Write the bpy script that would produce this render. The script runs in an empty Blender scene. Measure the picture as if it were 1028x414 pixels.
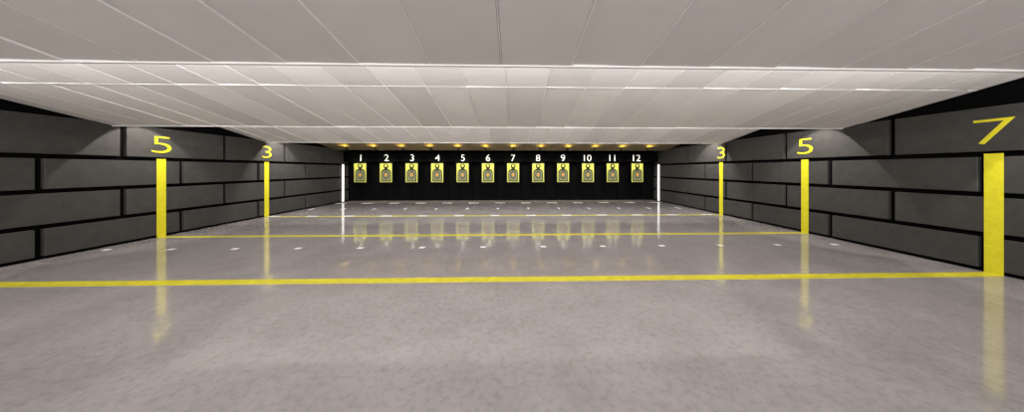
import bpy, bmesh, math, random
from mathutils import Vector, Matrix
random.seed(4)
S=bpy.context.scene
S.view_settings.view_transform='Standard'
S.view_settings.look='None'
S.view_settings.exposure=0.0
col=S.collection

# ---------------------------------------------------------------- materials
def mat(name,c,rough=.6,spec=.5,emit=None,es=0,noise=None,bump=None,metal=0):
    m=bpy.data.materials.new(name); m.use_nodes=True
    nt=m.node_tree; b=nt.nodes['Principled BSDF']
    b.inputs['Base Color'].default_value=(*c,1)
    b.inputs['Roughness'].default_value=rough
    b.inputs['Specular IOR Level'].default_value=spec
    b.inputs['Metallic'].default_value=metal
    if emit:
        b.inputs['Emission Color'].default_value=(*emit,1); b.inputs['Emission Strength'].default_value=es
    if noise:
        sc,amt=noise
        tc=nt.nodes.new('ShaderNodeTexCoord'); n=nt.nodes.new('ShaderNodeTexNoise')
        n.inputs['Scale'].default_value=sc; n.inputs['Detail'].default_value=6; n.inputs['Roughness'].default_value=.65
        nt.links.new(tc.outputs['Object'],n.inputs['Vector'])
        r=nt.nodes.new('ShaderNodeValToRGB')
        r.color_ramp.elements[0].position=.3; r.color_ramp.elements[1].position=.7
        r.color_ramp.elements[0].color=(*[x*(1-amt) for x in c],1)
        r.color_ramp.elements[1].color=(*[min(1,x*(1+amt)) for x in c],1)
        nt.links.new(n.outputs['Fac'],r.inputs['Fac']); nt.links.new(r.outputs['Color'],b.inputs['Base Color'])
    if bump:
        sc,st=bump
        tc=nt.nodes.new('ShaderNodeTexCoord'); n=nt.nodes.new('ShaderNodeTexNoise')
        n.inputs['Scale'].default_value=sc; n.inputs['Detail'].default_value=4
        bp=nt.nodes.new('ShaderNodeBump'); bp.inputs['Strength'].default_value=st; bp.inputs['Distance'].default_value=.01
        nt.links.new(tc.outputs['Object'],n.inputs['Vector']); nt.links.new(n.outputs['Fac'],bp.inputs['Height'])
        nt.links.new(bp.outputs['Normal'],b.inputs['Normal'])
    return m
M_block=mat('rubber_block',(.046,.0435,.040),.8,.2,noise=(6,.15),bump=(60,.3))
M_black=mat('black_backing',(.002,.002,.002),.9,.05)
M_backw=mat('black_curtain',(.0022,.0022,.0026),.9,.04)
M_ceils=[mat('ceiling_panel_%d'%i,(.74*k,.712*k,.70*k),.8,.2,noise=(3,.03),bump=(80,.1)) for i,k in enumerate((1,.97,.93,.87))]  # tone steps stand in for the pleated light and shade across panels
M_ceil=M_ceils[0]
M_seam=mat('ceiling_seam_strip',(.93,.92,.91),.5,.3)
M_gap=mat('ceiling_backing',(.12,.115,.11),.9,.1)
M_dark=mat('shade_toned_ceiling_panel',(.18,.14,.08),.7,.3,noise=(5,.2))  # dimness of the unlit far baffle is put into this brown
M_yel=mat('yellow_paint',(.62,.56,.02),.5,.3,noise=(15,.1))
M_yfl=mat('yellow_floor_tape',(.60,.53,.03),.3,.5,noise=(8,.2))
M_wfl=mat('white_floor_tape',(.75,.74,.74),.3,.5)
M_white=mat('white_number_glow',(.95,.95,.93),.5,.3,emit=(1,1,.97),es=.40)  # plain numerals, with a faint self-glow added to brighten them
M_post=mat('white_post_emissive',(.9,.9,.9),.4,.4,emit=(1,.98,.96),es=.7)  # white post with emission set in its material
M_tgt=mat('target_yellow_card',(.47,.48,.09),.7,.2)
M_sil=mat('target_silhouette_ink',(.012,.014,.010),.7,.2)
M_grey=mat('target_grey_ink',(.15,.155,.09),.7,.2)
M_org=mat('target_orange_ink',(.6,.22,.04),.7,.2)
M_steel=mat('dark_steel',(.03,.03,.03),.4,.5,metal=.6)
M_lamp=mat('lamp_lens',(.9,.85,.4),.4,.4,emit=(1,.85,.25),es=1.5)
M_tube=mat('lamp_tube',(.9,.9,.9),.4,.4,emit=(1,.97,.93),es=3)

def floor_mat():
    m=bpy.data.materials.new('polished_concrete'); m.use_nodes=True
    nt=m.node_tree; b=nt.nodes['Principled BSDF']; L=nt.links
    tc=nt.nodes.new('ShaderNodeTexCoord')
    def N(s,d,r=.6):
        n=nt.nodes.new('ShaderNodeTexNoise'); n.inputs['Scale'].default_value=s; n.inputs['Detail'].default_value=d; n.inputs['Roughness'].default_value=r
        L.new(tc.outputs['Object'],n.inputs['Vector']); return n
    a=N(1.6,8,.68); c=N(16,8,.75)
    r1=nt.nodes.new('ShaderNodeValToRGB')
    r1.color_ramp.elements[0].position=.30; r1.color_ramp.elements[0].color=(.262,.238,.232,1)
    r1.color_ramp.elements[1].position=.70; r1.color_ramp.elements[1].color=(.335,.308,.302,1)
    L.new(a.outputs['Fac'],r1.inputs['Fac'])
    r2=nt.nodes.new('ShaderNodeValToRGB')
    r2.color_ramp.elements[0].position=.33; r2.color_ramp.elements[0].color=(.76,.76,.76,1)
    r2.color_ramp.elements[1].position=.52; r2.color_ramp.elements[1].color=(1,1,1,1)
    L.new(c.outputs['Fac'],r2.inputs['Fac'])
    mx=nt.nodes.new('ShaderNodeMix'); mx.data_type='RGBA'; mx.blend_type='MULTIPLY'; mx.inputs[0].default_value=1
    L.new(r1.outputs['Color'],mx.inputs[6]); L.new(r2.outputs['Color'],mx.inputs[7])
    L.new(mx.outputs[2],b.inputs['Base Color'])
    mr=nt.nodes.new('ShaderNodeMapRange'); mr.inputs[3].default_value=.05; mr.inputs[4].default_value=.12
    L.new(a.outputs['Fac'],mr.inputs[0]); L.new(mr.outputs[0],b.inputs['Roughness'])
    b.inputs['Specular IOR Level'].default_value=.72
    return m
M_floor=floor_mat()

# ---------------------------------------------------------------- mesh builder
class B:
    def __init__(s): s.bm=bmesh.new(); s.mats=[]
    def mi(s,m):
        if m not in s.mats: s.mats.append(m)
        return s.mats.index(m)
    def box(s,x0,x1,y0,y1,z0,z1,m,bev=0):
        r=bmesh.ops.create_cube(s.bm,size=1)
        vs=r['verts']
        for v in vs:
            v.co=Vector(((x0+x1)/2+v.co.x*(x1-x0),(y0+y1)/2+v.co.y*(y1-y0),(z0+z1)/2+v.co.z*(z1-z0)))
        i=s.mi(m)
        fs=set(f for v in vs for f in v.link_faces)
        for f in fs: f.material_index=i
        if bev:
            es=list(set(e for v in vs for e in v.link_edges))
            r2=bmesh.ops.bevel(s.bm,geom=es,offset=bev,segments=2,affect='EDGES',profile=.5)
            for f in r2['faces']: f.material_index=i
    def poly(s,pts,m,thick=None):
        i=s.mi(m)
        vs=[s.bm.verts.new(p) for p in pts]
        f=s.bm.faces.new(vs); f.material_index=i
        if thick:
            r=bmesh.ops.extrude_face_region(s.bm,geom=[f])
            for g in r['geom']:
                if isinstance(g,bmesh.types.BMVert): g.co+=Vector(thick)
                if isinstance(g,bmesh.types.BMFace): g.material_index=i
            for v in vs:
                for ff in v.link_faces: ff.material_index=i
    def cyl(s,p0,p1,r,m,seg=16,r2=None):
        p0=Vector(p0);p1=Vector(p1);d=p1-p0
        mt=Matrix.Translation((p0+p1)/2)@d.to_track_quat('Z','Y').to_matrix().to_4x4()
        k=bmesh.ops.create_cone(s.bm,cap_ends=True,segments=seg,radius1=r,radius2=r if r2 is None else r2,depth=d.length,matrix=mt)
        i=s.mi(m)
        for v in k['verts']:
            for f in v.link_faces: f.material_index=i
    def obj(s,name,parent=None):
        bmesh.ops.recalc_face_normals(s.bm,faces=s.bm.faces)
        me=bpy.data.meshes.new(name); 
        s.bm.to_mesh(me); s.bm.free()
        for m in s.mats: me.materials.append(m)
        o=bpy.data.objects.new(name,me); col.objects.link(o)
        if parent: o.parent=parent
        return o

XL,XR=-8.29,7.31
YB,YF=-4.4,13.3
H=3.45
b=B(); b.box(XL-.2,XR+.2,YB-.2,YF+.2,-.1,0,M_floor); b.obj('floor')
rows=[(.06,.54),(.62,1.165),(1.245,1.79),(1.875,2.56)]
def side(name,xw,sgn,ph0):
    b=B()
    x0,x1=(xw-.2,xw-.07) if sgn>0 else (xw+.07,xw+.2)
    b.box(x0,x1,YB-.2,YF+.2,0,H,M_black)
    Lb=1.95; g=.045
    for ri,(z0,z1) in enumerate(rows):
        ph=ph0 if ri%2==1 else ph0+Lb/2
        k=math.floor((YB-ph)/Lb)
        y=ph+k*Lb
        while y<YF:
            a=max(y+g,YB+.01); c=min(y+Lb-g,YF-.04)
            if c-a>.1:
                xa,xb=(xw-.08,xw) if sgn>0 else (xw,xw+.08)
                b.box(xa,xb,a,c,z0,z1,M_block,bev=.01)
            y+=Lb
    return b.obj(name)
side('wall_left',XL,1,5.72)
side('wall_right',XR,-1,4.83)
b=B(); b.box(XL-.2,XR+.2,YF,YF+.2,0,H,M_backw)
x=XL+.05
while x<XR-.1:
    b.box(x,min(x+.60,XR),YF-.03,YF+.02,.02,H-.05,M_backw,bev=.01); x+=.62
b.obj('wall_far')
b=B(); b.box(XL-.2,XR+.2,YB-.2,YB,0,H,M_black)
for i in range(9):
    for ri,(z0,z1) in enumerate(rows):
        xs=XL+.02+i*1.95-(.97 if ri%2 else 0)
        a=max(xs+.04,XL+.02); c=min(xs+1.91,XR-.02)
        if c-a>.1: b.box(a,c,YB-.01,YB+.05,z0,z1,M_block,bev=.012)
b.obj('wall_near')
b=B(); b.box(XL-.2,XR+.2,YB-.2,YF+.2,H,H+.15,M_gap); b.obj('ceiling')

# ---------------------------------------------------------------- baffles
P=3.32; SL=.21; ZL=2.5; SW=.606
def baffle(yend,dark=False,pool=(0,0,1,2)):
    b=B()
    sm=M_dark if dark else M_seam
    ys=yend-P
    def z(y): return ZL+SL*(yend-y)
    def slab(x0,x1,y0,y1,off,th,m,tilt=0):
        pts=[(x0,y0,z(y0)+off+tilt),(x1,y0,z(y0)+off),(x1,y1,z(y1)+off),(x0,y1,z(y1)+off+tilt)]
        b.poly(pts,m,thick=(0,0,th))
    slab(XL-.04,XR+.04,ys+.03,yend,.045,.03,M_gap)
    xs=[XL-.04]; x=-.10
    k=math.ceil((XL-x)/SW)
    while x+k*SW<XR:
        if x+k*SW>XL+.02: xs.append(x+k*SW)
        k+=1
    xs.append(XR+.04)
    ym=yend-1.64
    for i in range(len(xs)-1):
        for (a,c) in ((ys+.03,ym),(ym,yend)):
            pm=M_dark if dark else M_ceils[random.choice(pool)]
            slab(xs[i]+.008,xs[i+1]-.008,a+.006,c-.006,0,.02,pm,random.choice((0,.006,.012)))
    for xx in xs[1:-1]:
        slab(xx-.0045,xx+.0045,ys+.03,yend,-.002,.02,sm)
    slab(XL-.04,XR+.04,ym-.007,ym+.007,-.003,.02,sm)
    b.box(XL-.04,XR+.04,yend-.008,yend+.02,ZL-.010,ZL+.03,sm)
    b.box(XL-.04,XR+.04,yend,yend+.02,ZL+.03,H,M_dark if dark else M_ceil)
    return b.obj('ceiling_baffle')
ends=[2.25-P,2.25,2.25+P,2.25+2*P]
for i,e in enumerate(ends): baffle(e,pool=(0,1) if i<2 else (0,0,1,2,3))
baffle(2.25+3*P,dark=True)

# ---------------------------------------------------------------- strip lamps
def area(name,loc,sx,sy,power,colr,direction,parent=None):
    l=bpy.data.lights.new(name,'AREA'); l.shape='RECTANGLE'; l.size=sx; l.size_y=sy; l.energy=power; l.color=colr
    o=bpy.data.objects.new(name,l); col.objects.link(o); 
    o.location=loc; o.rotation_euler=Vector(direction).to_track_quat('-Z','Y').to_euler()
    if parent: o.parent=parent
    return o
def spot(name,loc,tgt,e,colr,size,blend,parent,soft=.03):
    l=bpy.data.lights.new(name,'SPOT'); l.energy=e; l.color=colr; l.spot_size=math.radians(size); l.spot_blend=blend; l.shadow_soft_size=soft
    lo=bpy.data.objects.new(name,l); col.objects.link(lo); lo.location=loc
    lo.rotation_euler=(Vector(tgt)-Vector(loc)).to_track_quat('-Z','Y').to_euler(); lo.parent=parent
def strip(y,zc,power,dirn=(0,.9,-.44)):
    b=B()
    b.box(XL+.15,XR-.15,y-.06,y+.02,zc-.02,zc+.09,M_steel,bev=.01)
    for i in range(12):
        xa=XL+.25+i*(XR-XL-.5)/12
        b.cyl((xa+.02,y+.02,zc-.025),(xa+(XR-XL-.5)/12-.02,y+.02,zc-.025),.018,M_tube,12)
    for i in range(13):
        xa=XL+.3+i*(XR-XL-.6)/12
        b.box(xa-.02,xa+.02,y-.098,y-.04,zc+.02,zc+.06,M_steel)
    o=b.obj('strip_light_fixture')
    area('strip_lamp',((XL+XR)/2,y+.05,zc-.03),XR-XL-.5,.06,power,(1,.975,.955),dirn,o)
    return o
for e,p in zip(ends[:-1],(235,240,215)): strip(e+.12,2.82,p)
strip(ends[-1]+.12,2.80,310,(0,.45,-.89))
strip(YB+.16,2.95,235)
for e in ends[1:]:
    for xx,sg in ((XL,1),(XR,-1)):
        b=B(); xc=xx+sg*.75; yc=e+.30; zt=ZL+SL*(P-.30)
        b.cyl((xc,yc,zt+.01),(xc,yc,zt-.12),.015,M_steel,10)
        b.cyl((xc,yc,zt-.12),(xc,yc,zt-.26),.06,M_steel,16,r2=.075)
        b.cyl((xc,yc,zt-.258),(xc,yc,zt-.264),.06,M_tube,16)
        o=b.obj('wall_wash_downlight')
        spot('wall_wash_lamp',(xc,yc,zt-.29),(xx,yc+.1,1.5),125,(1,.96,.90),76,.08,o)

# ---------------------------------------------------------------- floor lines
def fline(y,w=.17):
    b=B(); b.box(XL,XR,y-w/2,y+w/2,0,.004,M_yfl); b.obj('yellow_floor_line')
Y7,Y5,Y3=3.76,6.31,8.92
fline(Y7,.16); fline(Y5,.13); fline(Y3,.11)
CX=-.615; SP=1.239
LX=[CX+(i-5.5)*SP for i in range(12)]
DX=[CX+(i-6)*SP for i in range(13)]
b=B()
for y,w,d,z in ((5.33,.11,.09,.004),(Y3+.02,.34,.14,.008),(12.3,.45,.2,.004)):
    for x in DX:
        b.box(x-w/2,x+w/2,y-d/2,y+d/2,0,z,M_wfl)
for x in DX: b.box(x-.04,x+.04,10.4,10.7,0,.004,M_wfl)
b.obj('lane_floor_marks')

# ---------------------------------------------------------------- distance stripes + digits
def text(name,s,size,m,loc,rot,sx=1,off=.0,ext=.006):
    c=bpy.data.curves.new(name,'FONT'); c.body=s; c.size=size; c.extrude=ext; c.offset=off
    c.align_x='CENTER'; c.align_y='BOTTOM_BASELINE'
    o=bpy.data.objects.new('tmp',c); col.objects.link(o)
    bpy.context.view_layer.update()
    dg=bpy.context.evaluated_depsgraph_get()
    me=bpy.data.meshes.new_from_object(o.evaluated_get(dg)); bpy.data.objects.remove(o)
    me.materials.clear(); me.materials.append(m)
    xs=[v.co.x for v in me.vertices]; cx=(min(xs)+max(xs))/2
    for v in me.vertices: v.co.x=(v.co.x-cx)*sx
    n=bpy.data.objects.new(name,me); col.objects.link(n)
    n.location=loc; n.rotation_euler=rot
    return n
def stripe(y,side_):
    b=B(); w=.08
    xa,xb=(XL+.001,XL+.007) if side_<0 else (XR-.007,XR-.001)
    b.box(xa,xb,y-w,y+w,.005,1.84,M_yel); b.obj('distance_stripe')
for y,d,sx in ((Y7,'7',1.45),(Y5,'5',1.65),(Y3,'3',1.7)):
    stripe(y,-1); stripe(y,1)
    text('distance_number',d,.58,M_yel,(XL+.006,y,1.98),(math.pi/2,0,math.pi/2),sx,-.008,.004)
    text('distance_number',d,.58,M_yel,(XR-.006,y,1.98),(math.pi/2,0,-math.pi/2),sx,-.008,.004)

# ---------------------------------------------------------------- number header + targets
b=B(); b.box(XL+.01,XR-.01,12.85,YF-.035,1.96,2.42,M_black,bev=.01); b.obj('lane_number_board')
for i,x in enumerate(LX):
    text('lane_number',str(i+1),.47,M_white,(x,12.836,2.0),(math.pi/2,0,0),1.05,-.006,.012)
def ell(cx,cz,rx,rz,y,n=28):
    return [(cx+rx*math.cos(2*math.pi*k/n),y,cz+rz*math.sin(2*math.pi*k/n)) for k in range(n)]
def target(x):
    Y=12.78
    b=B(); w=.29; z0,z1=.97,1.88
    b.box(x-w,x+w,Y,Y+.012,z0,z1,M_tgt)
    for a,c,e,f in ((-w-.02,-w,z0-.02,z1+.02),(w,w+.02,z0-.02,z1+.02)):
        b.box(x+a,x+c,Y-.01,Y+.03,e,f,M_steel)
    b.box(x-w,x+w,Y-.01,Y+.03,z0-.02,z0,M_steel); b.box(x-w,x+w,Y-.01,Y+.03,z1,z1+.02,M_steel)
    for s in (-.2,.2):
        b.cyl((x+s,Y+.02,z1),(x+s,Y+.06,1.958),.012,M_steel,8)
    T=(0,-.003,0)
    sil=[(-.24,1.00),(.24,1.00),(.24,1.42),(.21,1.53),(.16,1.58),(.08,1.61),(.075,1.65),(.115,1.70),(.125,1.77),(.10,1.83),(.05,1.86),
         (-.05,1.86),(-.10,1.83),(-.125,1.77),(-.115,1.70),(-.075,1.65),(-.08,1.61),(-.16,1.58),(-.21,1.53),(-.24,1.42)]
    b.poly([(x+p,Y-.001,q) for p,q in sil],M_sil,T)
    inner=[(-.20,1.04),(.20,1.04),(.20,1.41),(.17,1.49),(.10,1.54),(-.10,1.54),(-.17,1.49),(-.20,1.41)]
    b.poly([(x+p,Y-.005,q) for p,q in inner],M_grey,T)
    b.poly(ell(x,1.32,.14,.19,Y-.009),M_sil,T)
    b.poly(ell(x,1.32,.11,.145,Y-.013),M_grey,T)
    b.poly(ell(x,1.32,.05,.06,Y-.017),M_org,T)
    b.poly(ell(x,1.77,.06,.06,Y-.005),M_tgt,T)
    return b.obj('shooting_target')
for x in LX: target(x)

yl=11.75
for x in LX:
    b=B()
    zc=ZL+SL*(2.25+3*P-yl)
    b.cyl((x,yl,zc+.01),(x,yl,zc-.06),.02,M_steel,10)
    b.cyl((x,yl-.05,zc-.05),(x,yl+.06,zc-.11),.035,M_steel,14,r2=.055)
    b.cyl((x,yl+.058,zc-.109),(x,yl+.066,zc-.113),.045,M_lamp,14)
    o=b.obj('target_spotlight')
    spot('target_spot',(x,yl+.09,zc-.13),(x,12.78,1.40),105,(1,.95,.66),80,.7,o,.04)
    spot('ceiling_glow',(x,yl-.14,zc-.10),(x,yl-.20,zc+.1),9,(1,.70,.12),150,.8,o,.02)

for xx in (XL+.06,XR-.05):
    b=B(); b.box(xx-.035,xx+.035,12.71,12.79,.03,1.84,M_post,bev=.01)
    b.box(xx-.045,xx+.045,12.70,12.80,0,.03,M_steel); b.box(xx-.045,xx+.045,12.70,12.80,1.84,1.86,M_steel)
    b.obj('white_corner_post')

w=bpy.data.worlds.new('World'); S.world=w; w.use_nodes=True
w.node_tree.nodes['Background'].inputs[0].default_value=(.5,.5,.5,1); w.node_tree.nodes['Background'].inputs[1].default_value=.3

c=bpy.data.cameras.new('camera'); co=bpy.data.objects.new('camera',c); col.objects.link(co)
c.sensor_width=36; c.lens=260/1028*36
c.shift_x=(514-521.4)/1028; c.shift_y=-37/1028
co.location=(0,0,1.6); co.rotation_euler=(math.pi/2,0,-.0245)
c.clip_start=.05
S.camera=co
